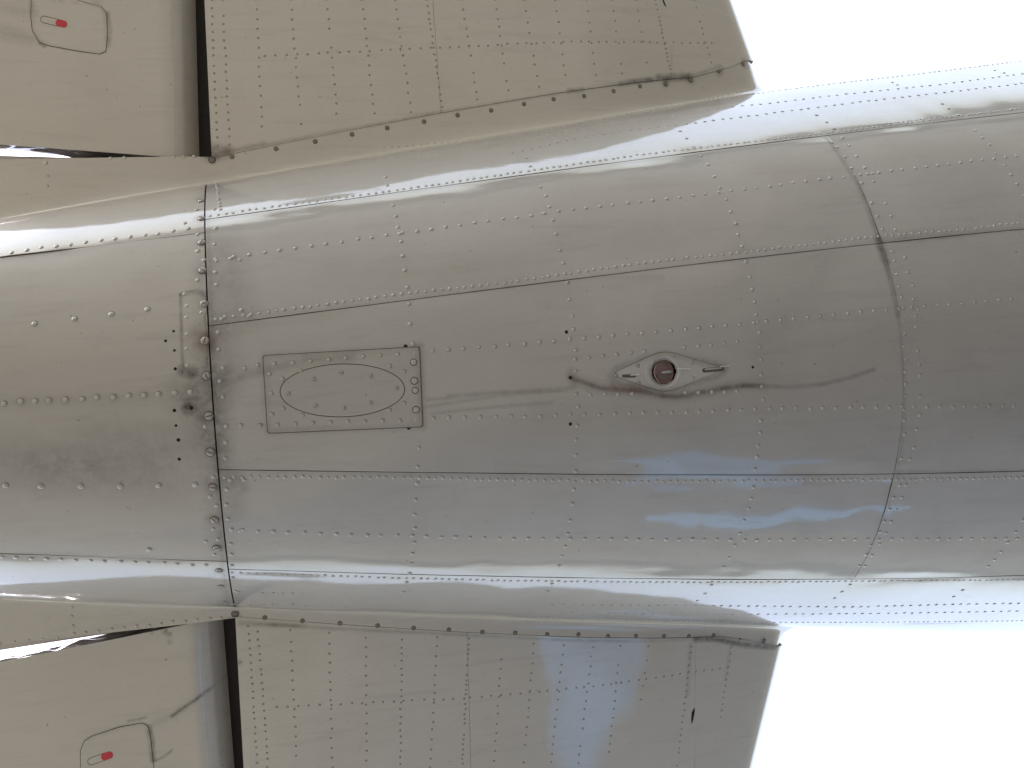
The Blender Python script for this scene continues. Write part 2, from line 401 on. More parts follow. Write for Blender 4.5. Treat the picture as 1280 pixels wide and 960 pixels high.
# --- rear fuselage skins
def fus_shell(name, x0, x1, nx, nth, off, mat, parent=None, bvh=False):
    X_, T_ = np.meshgrid(np.linspace(x0, x1, nx), np.linspace(-math.pi, math.pi, nth), indexing='ij')
    P = fus(X_, T_, 0, off); idx = np.arange(nx * nth).reshape(nx, nth)
    q = np.stack([idx[:-1, :-1], idx[1:, :-1], idx[1:, 1:], idx[:-1, 1:]], -1).reshape(-1, 4)
    ce = P.reshape(-1, 3)[q].mean(1); pp = proj(ce)
    q = q[~((np.hypot(pp[:, 0] - 831, pp[:, 1] - 465) < 30) & (ce[:, 2] < 3.6))]
    return mesh_obj(name, P.reshape(-1, 3) + OFF, q, mat, parent)
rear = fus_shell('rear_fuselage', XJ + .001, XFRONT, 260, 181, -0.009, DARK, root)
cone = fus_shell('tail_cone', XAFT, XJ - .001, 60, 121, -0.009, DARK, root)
fref = lambda P: np.stack([P[..., 0], P[..., 0] * 0, abz(P[..., 0])[2]], -1)
GAP = 0.0012
def fpanel(parent, tag, x0, x1, lo, hi, mat, seed, off=0.0, du=.007, dv=.007, fine_to=3.3, cut=None, amp=0.0013, gx=GAP, gt=GAP, gh=None, sk=.004):
    gh = gt if gh is None else gh
    segs = []
    if x0 < fine_to:
        segs.append((x0 + (gx if x0 > 0 else .0024), min(x1, fine_to) - (gx if x1 <= fine_to else 0), du))
    if x1 > fine_to: segs.append((max(x0, fine_to), x1 - gx, .08))
    us = lin(*segs); xm = (x0 + min(x1, fine_to)) / 2
    arc = float(hi(xm) - lo(xm)) * float(abz(xm)[0]); vs = np.linspace(0, 1, max(4, int(arc / dv)))
    def fn(U, V):
        a = abz(U)[0]; l = lo(U) + gt / a; h = hi(U) - gh / a
        ed = np.clip(np.minimum(V, 1 - V) * arc / .05, 0, 1)
        return fus(U, l + (h - l) * V, seed, off, amp * (.3 + .7 * ed * ed * (3 - 2 * ed)))
    return grid('skin_panel', fn, us, vs, mat, parent, tag, sk, fref, cut)
hide = lambda x: np.clip((2.55 - np.asarray(x, float)) / .25, 0, 1) * math.radians(13)       # aft of this the lap runs up behind the root fairing
cE = lambda x: np.clip(sE(x) - hide(x), math.radians(-88), math.radians(-50)); cG = lambda x: np.clip(sG(x) + hide(x), math.radians(46), math.radians(88))
FIT = [(830, 465, 15)]
fpanel(rear, 'rear', XJ, XF, sB, sC, PAINT_F, 11, 0, .0042, .0042, cut=FIT, gx=.0008)
fpanel(rear, 'rear', XJ, XF, sA, sB, PAINT_F, 12, .0010, .006, .006, amp=.0009)
fpanel(rear, 'rear', XJ, XF, sC, sD, PAINT_F, 13, .0010, .006, .006, gx=.0007)
fpanel(rear, 'rear', XF, XFRONT, sB, sC, PAINT_F, 14, .0004, gx=.0005)
fpanel(rear, 'rear', XF, XFRONT, sA, sB, PAINT_F, 15, .0022)
fpanel(rear, 'rear', XF, XFRONT, sC, sD, PAINT_F, 16, .0014, gx=.0005)
fpanel(rear, 'rear', XJ, XFRONT, cE, sA, PAINT_F, 17, .0018, amp=.0011, gt=.0005, gh=.0022, sk=.0022)
fpanel(rear, 'rear', XJ, XFRONT, sD, cG, PAINT_F, 18, .0018, amp=.0011, gt=.0022, gh=.0005, sk=.0022)
fpanel(rear, 'rear', XJ, XFRONT, cG, lambda x: 2 * math.pi + cE(x), PAINT_F, 0, .0017, .02, .02, gt=.0002, sk=.001)
# --- tail cone skins
k_ = lambda v: (lambda x: np.full_like(np.asarray(x, float), math.radians(v)))
cA2 = lambda x: np.clip(sA2(x), math.radians(-60), math.radians(-30)); cD2 = lambda x: np.clip(sD2(x), math.radians(30), math.radians(60))
def cpanel(lo, hi, mat, seed, off, du, dv):
    us = lin((XAFT, -1.1, .06), (-1.1, XJ - .0024, du)); arc = float(hi(-.5) - lo(-.5)) * .75; vs = np.linspace(0, 1, int(arc / dv))
    def fn(U, V):
        a = abz(U)[0] + .02; l = lo(U) + GAP / a; h = hi(U) - GAP / a
        return fus(U, l + (h - l) * V, seed, off, .0011)
    return grid('skin_panel', fn, us, vs, mat, cone, 'cone', .004, fref)
cpanel(cA2, cD2, PAINT_T, 21, 0.0, .0046, .0046)
cpanel(k_(-92), cA2, PAINT_T, 22, .0012, .007, .007)
cpanel(cD2, k_(92), PAINT_T, 23, .0012, .007, .007)
cpanel(k_(92), k_(268), PAINT_T, 24, .002, .03, .03)

# --- stabilizers, elevators and root fairings
XS1, XS2 = 0.78, 1.86
def wing_ref(P): return np.stack([P[..., 0], P[..., 1], zst(P[..., 1])], -1)
def sfn(side, seed, amp=.0006):
    def f(x, y, up):                           # up -1 lower, +1 upper
        h = half(x, y) + wave(x, y, seed, amp)
        return shear(x, side * y, zst(y) + up * h)
    return f
YV = ((0.0, 0.62, .007), (0.62, 2.6, .06))     # beyond the fairing seam outwards
for side in (-1, 1):
    sname = 'upper' if side < 0 else 'lower'
    stb = bpy.data.objects.new('horizontal_stabilizer', None); C.objects.link(stb); stb.parent = root
    stb['label'] = 'stabilizer half at the top of the picture' if side < 0 else 'stabilizer half at the bottom of the picture'
    f = sfn(side, 30 + side)
    vv = lin(*YV)
    def panel(xa, xb, seed, du=.007, wrap=False, up=-1, step=None):
        def y_of(x, V): y0 = yout(x) + .0018; return y0 + V * (SPAN - y0) / vv[-1]
        if wrap:                               # from the lower seam round the nose to the upper seam
            us = np.concatenate([-(np.linspace(1, 0, 110)), np.linspace(0, 1, 40)[1:]])
            def fn(U, V):
                xl0 = 2.37; x = xl0 - (xl0 - xa) * U ** 2; y = y_of(x, V)
                x = xle(y) - .0 - (xle(y) - (xa + .0002)) * U ** 2
                h = half(x, y); return shear(x, side * y, zst(y) + np.where(U < 0, -1, 1) * h)
        else:
            us = lin((xa + .0006, xb - (.0006 if xb != XS2 else .0002), du))
            def fn(U, V): y = y_of(U, V); return sfn(side, seed)(U, y, up)
        return grid('skin_panel', fn, us, vv if not step else lin((0, 2.6, step)), PAINT_S, stb, 'stab_' + sname, .003, wing_ref)
    panel(XJ + .002, XS1, 41 + side); panel(XS1, XS2, 44 + side); panel(XS2, None, 47 + side, wrap=True)
    panel(XJ - .17, XS2, 50 + side, .06, up=1, step=.1)
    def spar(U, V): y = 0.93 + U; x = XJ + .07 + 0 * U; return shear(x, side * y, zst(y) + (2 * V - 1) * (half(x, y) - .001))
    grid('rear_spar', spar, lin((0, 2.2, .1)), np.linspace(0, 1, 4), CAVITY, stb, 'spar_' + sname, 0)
    def dark_sheet(U, V): y = .95 + V * (SPAN - .95); x = U; return shear(x, side * y, zst(y) + half(x, y) * .86)
    grid('cove_dark_sheet', dark_sheet, lin((XJ - .20, XJ + .07, .03)), lin((0, 1, .1)), CAVITY, stb, 'dark_sheet_' + sname, 0)  # dark sheet added to keep the hinge slot in shade
    def inner(U, V):
        x = U; y = yout(x) + .02; return shear(x, side * y, zst(y) + (2 * V - 1) * (half(x, y) - .003))
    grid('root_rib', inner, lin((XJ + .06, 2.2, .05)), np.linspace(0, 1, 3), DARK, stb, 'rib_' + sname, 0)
    # elevator
    elv = None; XN = -0.052; RN = 0.145
    def ehalf(x, y):
        xn = xhinge(y) + XN; h = half(np.minimum(x, xn), y)
        k = np.clip((x - (xn - RN)) / RN, 0, 1); return h * np.clip(1 - k ** 2.2, 0, 1) + .0006
    def efn(U, V):                             # U in [-1, 1], nose at 0
        Y_ = .94 + V * (SPAN - .94); xn = xhinge(Y_) + XN
        x = xn - (xn - xte(Y_)) * U ** 2; y0 = yele(x); y = y0 + V * (SPAN - y0)
        h = ehalf(x, y) + wave(x, y, 60 + side, .0007) * (np.abs(U) > .3)
        return shear(x, side * y, zst(y) + np.where(U < 0, -1, 1) * h)
    us = np.concatenate([-np.linspace(1, 0, 230), np.linspace(0, 1, 60)[1:]])
    vs = lin((0, .30, .0026), (.30, 1, .03))
    elv = grid('elevator', efn, us, vs, PAINT_E, root, 'elev_' + sname, 0, wing_ref,
               label='elevator at the top left with a red mark on its hatch' if side < 0 else 'elevator at the bottom left with a blue reflection along its nose')
    def cap(U, V):
        xn = xhinge(.93) + XN; x = xn - (xn - xte(.93)) * U ** 2; y = yele(x)
        cr = wave(x * 2.2, V * .5, 71 + side, .010) * np.sin(V * math.pi)
        return shear(x, side * (y + .001 + cr), zst(y) + (2 * V - 1) * ehalf(x, y))
    grid('end_rib', cap, np.linspace(0, 1, 160), np.linspace(0, 1, 24), FOIL, elv, 'cap_' + sname, 0)
    # fairing between stabilizer and fuselage, carried aft beside the elevator
    XL, XT = 2.40, -1.22
    def fair(U, V):
        sgn = np.where(U < 0, -1.0, 1.0)
        def oc(U):
            u2 = np.abs(U); xl = 2.375; x = xl - (xl - XT) * u2 ** 2; y = yout(x)
            cc = xl - xte(y); s = np.clip((xl - x) / cc, 0, 1)
            t = 5 * (0.2969 * np.sqrt(s) - 0.1260 * s - 0.3516 * s ** 2 + 0.2843 * s ** 3 - 0.1036 * s ** 4)
            return x, y, 0.335 * cc / 3.6 * t * (1 + .75 * np.exp(-s / .028))
        x, y, h = oc(U); e = 1e-3
        x2, _, h2 = oc(U + e); x1, _, h1 = oc(U - e)
        s2 = np.where(U + e < 0, -1, 1); s1 = np.where(U - e < 0, -1, 1)
        tx, tz = x2 - x1, s2 * h2 - s1 * h1; L = np.hypot(tx, tz) + 1e-9
        nx, nz = tz / L, -tx / L
        d = .125 + .10 * np.clip(nx, 0, 1) ** 2
        drop = .0025 + .012 * np.clip((XJ + .02 - x) / .15, 0, 1)
        z = zst(y) + sgn * (h + drop * (sgn < 0)); y = y + .035 * (sgn > 0) * np.clip((XJ - x) / .2, 0, 1)
        xi, zi = x + d * nx, z + d * nz
        a, b, zc = abz(xi); yi = a * np.sqrt(np.clip(1 - ((zc - zi) / b) ** 2, 0, 1)) + .002
        # tangent on the fuselage heading back to the outer curve
        q = .35; xa, za = xi - q * d * nx, zi - q * d * nz
        a2, b2, zc2 = abz(xa); ya = a2 * np.sqrt(np.clip(1 - ((zc2 - za) / b2) ** 2, 0, 1)) + .002
        T0 = np.stack([xa - xi, ya - yi, za - zi], -1); T0 /= np.linalg.norm(T0, axis=-1, keepdims=True) + 1e-9
        SD = np.array([1.0, side, 1.0])
        P0 = np.stack([xi, yi, zi], -1) * SD; T0 = T0 * SD
        P3 = shear(x, side * y, z)
        wd = np.clip(np.abs(P3[..., 1] - P0[..., 1]), .02, 1)[..., None]
        P1 = P0 + T0 * d[..., None] * .85; sw = (.36 * (1 - np.clip(np.abs(U) * 1.6, 0, 1)))[..., None] * wd
        P2 = P3 - np.array([0, 1.0 * side, 0]) * wd * .9 + np.array([1.0, 0, 0]) * sw
        V_ = V[..., None]
        return (1 - V_) ** 3 * P0 + 3 * (1 - V_) ** 2 * V_ * P1 + 3 * (1 - V_) * V_ ** 2 * P2 + V_ ** 3 * P3
    us = np.concatenate([-np.linspace(1, .2, 300)[:-1], -np.linspace(.2, 0, 90), np.linspace(0, .2, 90)[1:], np.linspace(.2, 1, 60)[1:]])
    fobj = grid('root_fairing', fair, us, np.linspace(0, 1, 40), PAINT_S, root, 'fair_' + sname, .0012,
                lambda P: np.stack([P[..., 0], P[..., 1] * .8, np.full_like(P[..., 0], ZST0)], -1),
                label='fairing strip between fuselage and the ' + ('top' if side < 0 else 'bottom') + ' stabilizer')
    def wall(U, V):
        x = U; y = yout(x) - .004; return shear(x, side * y, zst(y) + (2 * V - 1) * (half(x, y) + .008))
    grid('closing_rib', wall, lin((XT + .02, XJ + .03, .03)), np.linspace(0, 1, 6), PAINT_E, fobj, 'wall_' + sname, 0)
    if side < 0: stabU, elvU, fairU = stb, elv, fobj
    else: stabL, elvL, fairL = stb, elv, fobj
OWNER = {'rear': rear, 'cone': cone, 'stab_upper': stabU, 'stab_lower': stabL, 'elev_upper': elvU, 'elev_lower': elvL, 'fair_upper': fairU, 'fair_lower': fairL}

# ------------------------------------------------------------------ ground
def ground():
    us = np.linspace(0, 1, 90)
    g = np.concatenate([-(us[::-1] ** 3), us[1:] ** 3]) * 900
    X_, Y_ = np.meshgrid(g, g, indexing='ij'); idx = np.arange(X_.size).reshape(X_.shape)
    q = np.stack([idx[:-1, :-1], idx[1:, :-1], idx[1:, 1:], idx[:-1, 1:]], -1).reshape(-1, 4)
    V0 = np.stack([X_, Y_, X_ * 0], -1).reshape(-1, 3)
    m, n, p = new_mat('dusty_concrete')
    v = mapping(n, (1, 1, 1))
    c = mixc(n, ramp(n, noise(n, v, .35, 6, .6), .35, .65), (0.080, 0.075, 0.063, 1), (0.067, 0.0635, 0.054, 1))
    sx = N(n, 'ShaderNodeSeparateXYZ'); n.links.new(v, sx.inputs[0])
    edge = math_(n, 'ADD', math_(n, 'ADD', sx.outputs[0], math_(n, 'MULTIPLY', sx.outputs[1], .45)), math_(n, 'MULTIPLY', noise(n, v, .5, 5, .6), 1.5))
    c = mixc(n, ramp(n, edge, 2.2, 3.2), c, (0.0315, 0.0315, 0.0320, 1))     # dark tone put in forward for shade of the unbuilt wing
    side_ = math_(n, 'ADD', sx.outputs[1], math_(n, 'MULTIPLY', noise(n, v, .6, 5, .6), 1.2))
    c = mixc(n, math_(n, 'MULTIPLY', ramp(n, side_, 2.2, 4.2), ramp(n, edge, 2.2, 3.6)), c, (0.028, 0.035, 0.050, 1))     # blue tone added to tint the bounce on that side
    c = mixc(n, math_(n, 'MULTIPLY', ramp(n, noise(n, v, 14, 5, .6), .4, .8), .5), c, (0.042, 0.040, 0.035, 1))
    ln = N(n, 'ShaderNodeVectorMath', operation='LENGTH'); n.links.new(v, ln.inputs[0])
    far = math_(n, 'ADD', ln.outputs['Value'], math_(n, 'MULTIPLY', noise(n, v, .12, 5, .6), 16))
    gr = mixc(n, noise(n, v, .8, 6, .7), (0.046, 0.043, 0.030, 1), (0.062, 0.055, 0.040, 1))
    c = mixc(n, ramp(n, far, 24, 27), c, gr)                                # apron ends, dark grass field added to dim the flank reflection
    n.links.new(c, p.inputs['Base Color']); p.inputs['Roughness'].default_value = .9
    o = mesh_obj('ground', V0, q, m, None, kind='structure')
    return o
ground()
def horizon_blocker():  # added out of view to block the low sky
    """unseen lumpy ring, added to cut low sky out of the flank reflection"""
    k, R0 = 720, 170.0; th = np.linspace(0, math.tau, k, endpoint=False); g = np.random.default_rng(3)
    top = 12.5 + 1.6 * np.sin(th * 7 + 1) + 1.0 * np.sin(th * 17) + g.normal(0, .6, k)
    prof = [(0, 0.0), (-3, .45), (-2, .85), (2, 1.0), (7, .8), (9, 0.0)]; V = []
    for dr, f in prof:
        rr = R0 + dr + g.normal(0, .8, k); V.append(np.stack([rr * np.cos(th), rr * np.sin(th), top * f + (g.normal(0, .35, k) if 0 < f else 0)], -1))
    V = np.concatenate(V); i = np.arange(k); Fc = np.concatenate([np.stack([j * k + i, j * k + (i + 1) % k, (j + 1) * k + (i + 1) % k, (j + 1) * k + i], -1) for j in range(5)])
    mesh_obj('horizon_blocker', V, Fc, plain('horizon_blocker_tone', (.055, .06, .04), .9, 0, 0, .4, .4), None, kind='stuff')
horizon_blocker()

# ------------------------------------------------------------------ rivets, screws, holes
def frame(n, ang=0.0):
    n = n / np.linalg.norm(n); a = np.array([1.0, 0, 0]); a -= n * a.dot(n); a /= np.linalg.norm(a)
    b = np.cross(n, a); c, s = math.cos(ang), math.sin(ang)
    return np.stack([a * c + b * s, b * c - a * s, n], 1)
def dome(r, h, k=10, ring=1.2, sink=-0.0012, ecc=.22):  # ecc pushes the dark rim to one side as painted shade
    V, Fc, I = [], [], []
    prof = [(1.0, sink), (1.0, .12 * h), (.86, .60 * h), (.5, .93 * h)]
    for rr, z in prof:
        for i in range(k): V.append((r * rr * math.cos(math.tau * i / k), r * rr * math.sin(math.tau * i / k), z))
    V.append((0, 0, h))
    for j in range(3):
        for i in range(k): Fc.append([j * k + i, j * k + (i + 1) % k, (j + 1) * k + (i + 1) % k, (j + 1) * k + i]); I.append(0)
    for i in range(k): Fc.append([3 * k + i, 3 * k + (i + 1) % k, 4 * k, 4 * k]); I.append(0)
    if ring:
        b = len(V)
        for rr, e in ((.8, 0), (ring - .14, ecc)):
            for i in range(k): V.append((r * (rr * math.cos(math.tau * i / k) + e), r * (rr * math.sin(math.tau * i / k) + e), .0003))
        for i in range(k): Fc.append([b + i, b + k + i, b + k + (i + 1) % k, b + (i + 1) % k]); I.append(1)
    return np.array(V), Fc, I
def clean(Fc): return [[f[0], f[1], f[2]] if f[2] == f[3] else f for f in Fc]
RIV = {}                                       # tag -> list of (p, n, r, h)
def addr(p, n, t, r, h, jit=.0012):
    T = frame(n); q = p + T[:, 0] * random.gauss(0, jit) + T[:, 1] * random.gauss(0, jit)
    RIV.setdefault(t, []).append((q, n, r * random.uniform(.92, 1.08), h * random.uniform(.8, 1.15)))
def path(pts, step=2.0):
    out = []
    for (a, b), (c, d) in zip(pts[:-1], pts[1:]):
        k = max(1, int(math.hypot(c - a, d - b) / step))
        out += [(a + (c - a) * i / k, b + (d - b) * i / k) for i in range(k)]
    return out + [pts[-1]]
def row(pts, d, r=.0068, h=.0032, only=None, skip=0.0, dx=0, dy=0):
    last = None; acc = d; prev = None
    for x, y in path(pts):
        g = hit(x + dx, y + dy, only)
        if g is None: prev = None; continue
        p, n, t = g
        if prev is not None: acc += np.linalg.norm(p - prev)
        prev = p
        if acc >= d:
            acc -= d
            if acc > d: acc = 0
            if random.random() >= skip: addr(p, n, t, r, h)
def dots(pts, r=.0068, h=.0032, only=None):
    for x, y in pts:
        g = hit(x, y, only)
        if g: addr(*g, r, h)
REAR = ('rear',); CONE = ('cone',)
A_ = [(262, 275), (320, 266), (500, 242), (640, 221), (800, 198), (960, 179), (1030, 171), (1120, 160), (1200, 150), (1279, 140)]
B_ = [(270, 405), (320, 399), (500, 375), (640, 359), (800, 336), (960, 319), (1100, 302), (1180, 296), (1279, 285)]
C_ = [(280, 589), (500, 590), (640, 593), (800, 595), (960, 594), (1125, 592), (1279, 590)]
D_ = [(290, 711), (500, 718), (640, 721), (800, 723), (960, 723), (1060, 722), (1279, 720)]
R1, H1_ = .0058, .0021
row(A_, .0262, R1, H1_, REAR, dy=-4.5); row(B_, .0272, R1, H1_, REAR, dy=-7); row(C_, .0272, R1, H1_, REAR, dy=7); row(D_, .0262, R1, H1_, REAR, dy=5)
row([(1085, 159), (1279, 137)], .020, .005, .0022, REAR, dy=-2)
RB, HB = .0068, .0027                          # proud button rivets
S1 = [(270, 324), (499, 292), (700, 264), (960, 233), (1060, 220), (1160, 208), (1279, 194)]
row(S1, .052, RB, HB, REAR)
row([(520, 440), (581, 436), (660, 430), (742, 422), (860, 412), (980, 400), (1110, 387), (1279, 373)], .052, RB, HB, REAR)
row([(736, 447), (811, 440)], .048, RB, HB, REAR); row([(855, 435), (932, 427)], .050, RB, HB, REAR)
row([(541, 523), (640, 521), (745, 518), (860, 515), (960, 511), (1117, 509), (1279, 508)], .052, RB, HB, REAR)
row([(738, 494), (800, 493)], .048, RB, HB, REAR); row([(857, 491), (932, 489)], .048, RB, HB, REAR)
row([(300, 664), (541, 671), (640, 673), (960, 675), (1279, 673)], .052, RB, HB, REAR)
dots([(300, 325), (289, 322), (301, 532), (305, 461), (301, 388), (304, 600), (303, 662), (311, 396)], RB, HB, REAR)
K1 = [(487, 242), (491, 257), (495, 270), (498, 284), (499, 292), (501, 302), (504, 320), (506, 338), (509, 360), (511, 381), (513, 405), (515, 430), (523, 560), (522, 583), (521, 605), (519, 625), (518, 643), (518, 661), (517, 678), (515, 692), (514, 704), (512, 716), (482, 221), (484, 232), (508, 728), (504, 740)]
K2 = [(657, 198), (663, 208), (675, 234), (682, 245), (687, 258), (691, 275), (695, 292), (700, 312), (704, 329), (709, 354), (712, 374), (715, 395), (717, 413), (719, 438), (719, 450), (719, 464), (720, 493), (722, 508), (722, 532), (721, 549), (720, 569), (719, 589), (717, 612), (715, 630), (712, 651), (709, 667), (706, 683), (702, 695), (699, 707), (690, 730), (684, 739)]
K3 = [(850, 164), (859, 173), (868, 184), (876, 195), (884, 206), (892, 220), (900, 235), (907, 249), (913, 264), (919, 280), (923, 294), (928, 308), (933, 328), (937, 347), (940, 362), (943, 378), (945, 393), (946, 403), (949, 416), (950, 434), (951, 450), (951, 469), (952, 484), (954, 500), (951, 526), (950, 541), (947, 557), (946, 571), (944, 586), (941, 609), (939, 623), (935, 636), (930, 651), (924, 667), (918, 682), (911, 697), (904, 709), (889, 731), (881, 742), (872, 751)]
F1 = [(1040, 178), (1046, 184), (1056, 196), (1064, 210), (1075, 218), (1077, 229), (1089, 254), (1097, 270), (1103, 287), (1115, 314), (1118, 326), (1121, 342), (1124, 358), (1126, 372), (1129, 385), (1130, 402), (1131, 417), (1130, 433), (1131, 450), (1132, 465), (1132, 480), (1132, 495), (1130, 513), (1130, 526), (1130, 543), (1127, 573), (1124, 607), (1117, 622), (1112, 637), (1106, 652), (1100, 665), (1094, 673), (1088, 682), (1082, 693), (1074, 707)]
F2 = [(1053, 172), (1061, 182), (1071, 195), (1081, 210), (1090, 217), (1092, 226), (1107, 254), (1113, 270), (1119, 287), (1131, 322), (1135, 340), (1141, 357), (1142, 375), (1147, 387), (1145, 396), (1145, 409), (1147, 438), (1149, 455), (1150, 470), (1150, 495), (1149, 519), (1146, 537), (1142, 560), (1137, 574), (1132, 606), (1127, 622), (1120, 637), (1114, 652), (1107, 666), (1099, 680), (1090, 694), (1081, 707)]
K5 = [(1178, 130), (1186, 136), (1197, 144), (1219, 163), (1228, 172), (1237, 181), (1245, 191), (1256, 206), (1263, 218), (1271, 230), (1279, 245), (1279, 650), (1270, 665), (1260, 678), (1251, 690), (1243, 700), (1235, 708), (1203, 738), (1192, 746)]
K4 = [(1021, 144), (1033, 153), (1042, 161), (1062, 731), (1052, 740), (1043, 748), (1115, 103), (1122, 106), (1243, 88), (1254, 91)]
for K in (K1, K2, K3, F1, F2, K5, K4): dots(K, .0068, .0032, REAR)
# crowded rows along the upper and lower flanks
row([(640, 192), (700, 177), (757, 167), (795, 162), (857, 155), (960, 142), (1075, 127), (1140, 120), (1200, 113), (1279, 104)], .040, .0066, .0030)
row([(660, 171), (757, 156), (800, 151), (848, 144), (910, 134), (962, 129), (1044, 119), (1110, 112), (1170, 106), (1279, 92)], .040, .0066, .0030)
row([(900, 126), (960, 115), (1030, 106), (1120, 96), (1200, 86), (1279, 76)], .026, .0055, .0026)
row([(480, 185), (560, 178), (640, 167), (720, 156), (800, 140), (880, 125), (940, 112)], .030, .0046, .0020)
row([(460, 200), (560, 190), (640, 178), (720, 165)], .034, .0046, .0020)
row([(690, 756), (790, 757), (865, 757), (960, 758), (1063, 759), (1140, 757), (1279, 754)], .040, .0066, .0030)
row([(700, 766), (840, 768), (960, 768), (1100, 767), (1279, 764)], .040, .0066, .0030)
row([(640, 771), (800, 775), (960, 778), (1100, 778), (1279, 776)], .026, .0050, .0024)
row([(290, 755), (440, 759)], .05, .0058, .0028); dots([(327, 741), (340, 741), (353, 742), (366, 742), (340, 755), (365, 755)], .0062, .003)
row([(270, 223), (275, 262)], .024, .006, .003, REAR)
# along the transverse joint
dots([(269, 262), (270, 285), (267, 306), (271, 326), (269, 340), (270, 356), (276, 399), (273, 416), (273, 437), (278, 461), (275, 477), (278, 497), (282, 532), (281, 553), (281, 573), (287, 600), (283, 612), (283, 631), (285, 649), (289, 662), (288, 680), (289, 693), (290, 707), (291, 722), (292, 738), (297, 740)], .0068, .0030, REAR)
# tail cone
dots([(15, 315), (34, 313), (52, 310), (71, 308), (88, 306), (107, 303), (126, 301), (144, 299), (163, 296), (181, 294), (198, 292), (217, 289), (234, 286), (231, 279), (246, 262)], RB, HB, CONE)
dots([(2, 696), (20, 697), (39, 698), (58, 698), (76, 699), (94, 700), (113, 701), (131, 702), (150, 702), (168, 703), (186, 704), (204, 704), (222, 705), (240, 706), (257, 706)], .0072, .0034, CONE)
CONE_BIG = [(43, 405), (93, 399), (139, 393), (184, 387), (7, 607), (51, 608), (101, 608), (150, 608), (198, 607), (244, 606), (186, 687)]
CONE_MID = [(5, 505), (26, 502), (44, 502), (61, 501), (82, 500), (103, 499), (121, 497), (142, 497), (161, 495), (180, 494), (198, 493), (219, 491), (238, 490)]
dots([(247, 293), (247, 314), (255, 325), (247, 350), (252, 391), (266, 596), (262, 621), (270, 632), (266, 661), (272, 674), (268, 693), (256, 533), (257, 677), (231, 368), (233, 382), (233, 398), (233, 417), (233, 436), (234, 456)], .0068, .0032, CONE)
# stabilizers: small flush rivets in spanwise and chordwise rows
SU = ('stab_upper',); SL = ('stab_lower',)
fr, fh = .0046, .0016
for (a, b), d, o in [(((264, 0), (272, 188)), .034, SU), (((278, 0), (287, 185)), .034, SU), (((320, 0), (328, 172)), .041, SU), (((363, 0), (377, 163)), .041, SU),
                (((408, 0), (422, 152)), .041, SU), (((452, 0), (468, 144)), .041, SU), (((494, 0), (514, 142)), .041, SU), (((533, 0), (553, 136)), .027, SU),
                (((577, 0), (597, 129)), .041, SU), (((619, 0), (636, 123)), .041, SU), (((655, 0), (674, 113)), .050, SU), (((694, 0), (708, 106)), .050, SU),
                (((733, 0), (745, 98)), .050, SU), (((765, 0), (778, 92)), .05, SU), (((795, 0), (811, 90)), .05, SU), (((819, 0), (839, 94)), .020, SU), (((868, 0), (890, 82)), .034, SU),
                (((310, 783), (322, 959)), .030, SL), (((322, 790), (335, 959)), .030, SL), (((363, 788), (371, 959)), .041, SL), (((411, 791), (415, 959)), .041, SL),
                (((457, 797), (458, 959)), .041, SL), (((502, 800), (500, 959)), .030, SL), (((546, 796), (538, 959)), .041, SL), (((586, 798), (577, 959)), .022, SL),
                (((627, 812), (617, 959)), .041, SL), (((667, 805), (654, 959)), .041, SL), (((704, 807), (688, 959)), .041, SL), (((741, 809), (722, 959)), .041, SL), (((775, 808), (760, 950)), .041, SL),
                (((810, 808), (798, 900)), .06, SL), (((864, 808), (846, 959)), .030, SL), (((914, 810), (900, 900)), .030, SL)]:
    row([a, b], d, fr, fh, o, skip=.03)
row([(330, 70), (500, 62), (640, 55), (720, 52), (890, 54)], .043, fr, fh, SU); row([(345, 884), (430, 880), (580, 873), (700, 862), (750, 857), (800, 850), (900, 836)], .043, fr, fh, SL)
# edges of the aft fairings, and their cross rows
FU = ('fair_upper', 'cone'); FLo = ('fair_lower', 'cone')
dots([(57, 205), (58, 220), (59, 233), (70, 195), (90, 196), (105, 197), (121, 197), (138, 198), (155, 197), (170, 196), (187, 196), (202, 196), (217, 197), (229, 196), (243, 196)], .0062, .0028, FU)
dots([(89, 759), (90, 770), (91, 783), (92, 792), (107, 791), (123, 789), (140, 787), (154, 785), (170, 783), (186, 782), (201, 780), (216, 778), (231, 777), (246, 775), (262, 773), (276, 772)], .0062, .0028, FLo)
row([(0, 805), (80, 796)], .05, .005, .002, FLo)
dots([(207, 790), (212, 792), (208, 788)], .004, .002)

PAINT_OF = {'rear': PAINT_F, 'cone': PAINT_T}
def build_rivets(tag, L):
    V0, F0, I0 = dome(1, 1, 8); k = len(V0); Vs, Fs, Is = [], [], []
    F0c = clean(F0)
    for p, n, r, h in L:
        T = frame(n, random.gauss(0, .5)); b = len(Vs) * k
        q = V0.copy(); z = V0[:, 2].copy()
        q[:, :2] *= r; q[:, 2] = np.where(z < 0, -.002, np.where(np.isclose(z, .0003), .00035, z * h))
        Vs.append(q @ T.T + p + OFF); Fs += [[i + b for i in f] for f in F0c]; Is += I0
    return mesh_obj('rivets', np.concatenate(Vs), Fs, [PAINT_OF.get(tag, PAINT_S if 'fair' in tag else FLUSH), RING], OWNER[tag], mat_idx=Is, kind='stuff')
def singles(name, L, proto, parent, spin=True):
    spin = spin and name in ('screw', 'bolt', 'open_hole')
    """every one of these an object of its own, all sharing one mesh"""
    for i, (p, n, s) in enumerate(L):
        o = proto if i == 0 else proto.copy()
        if i: C.objects.link(o)
        o.parent = parent
        T = frame(n, random.random() * math.tau if spin else 0); mw = Matrix.Identity(4)
        for a in range(3):
            for b in range(3): mw[a][b] = T[a, b] * s
            mw[a][3] = p[a] + OFF[a]
        o.matrix_world = mw
def proto_mesh(name, V, Fc, I, mats): return mesh_obj(name, V, clean(Fc), mats, None, mat_idx=I)
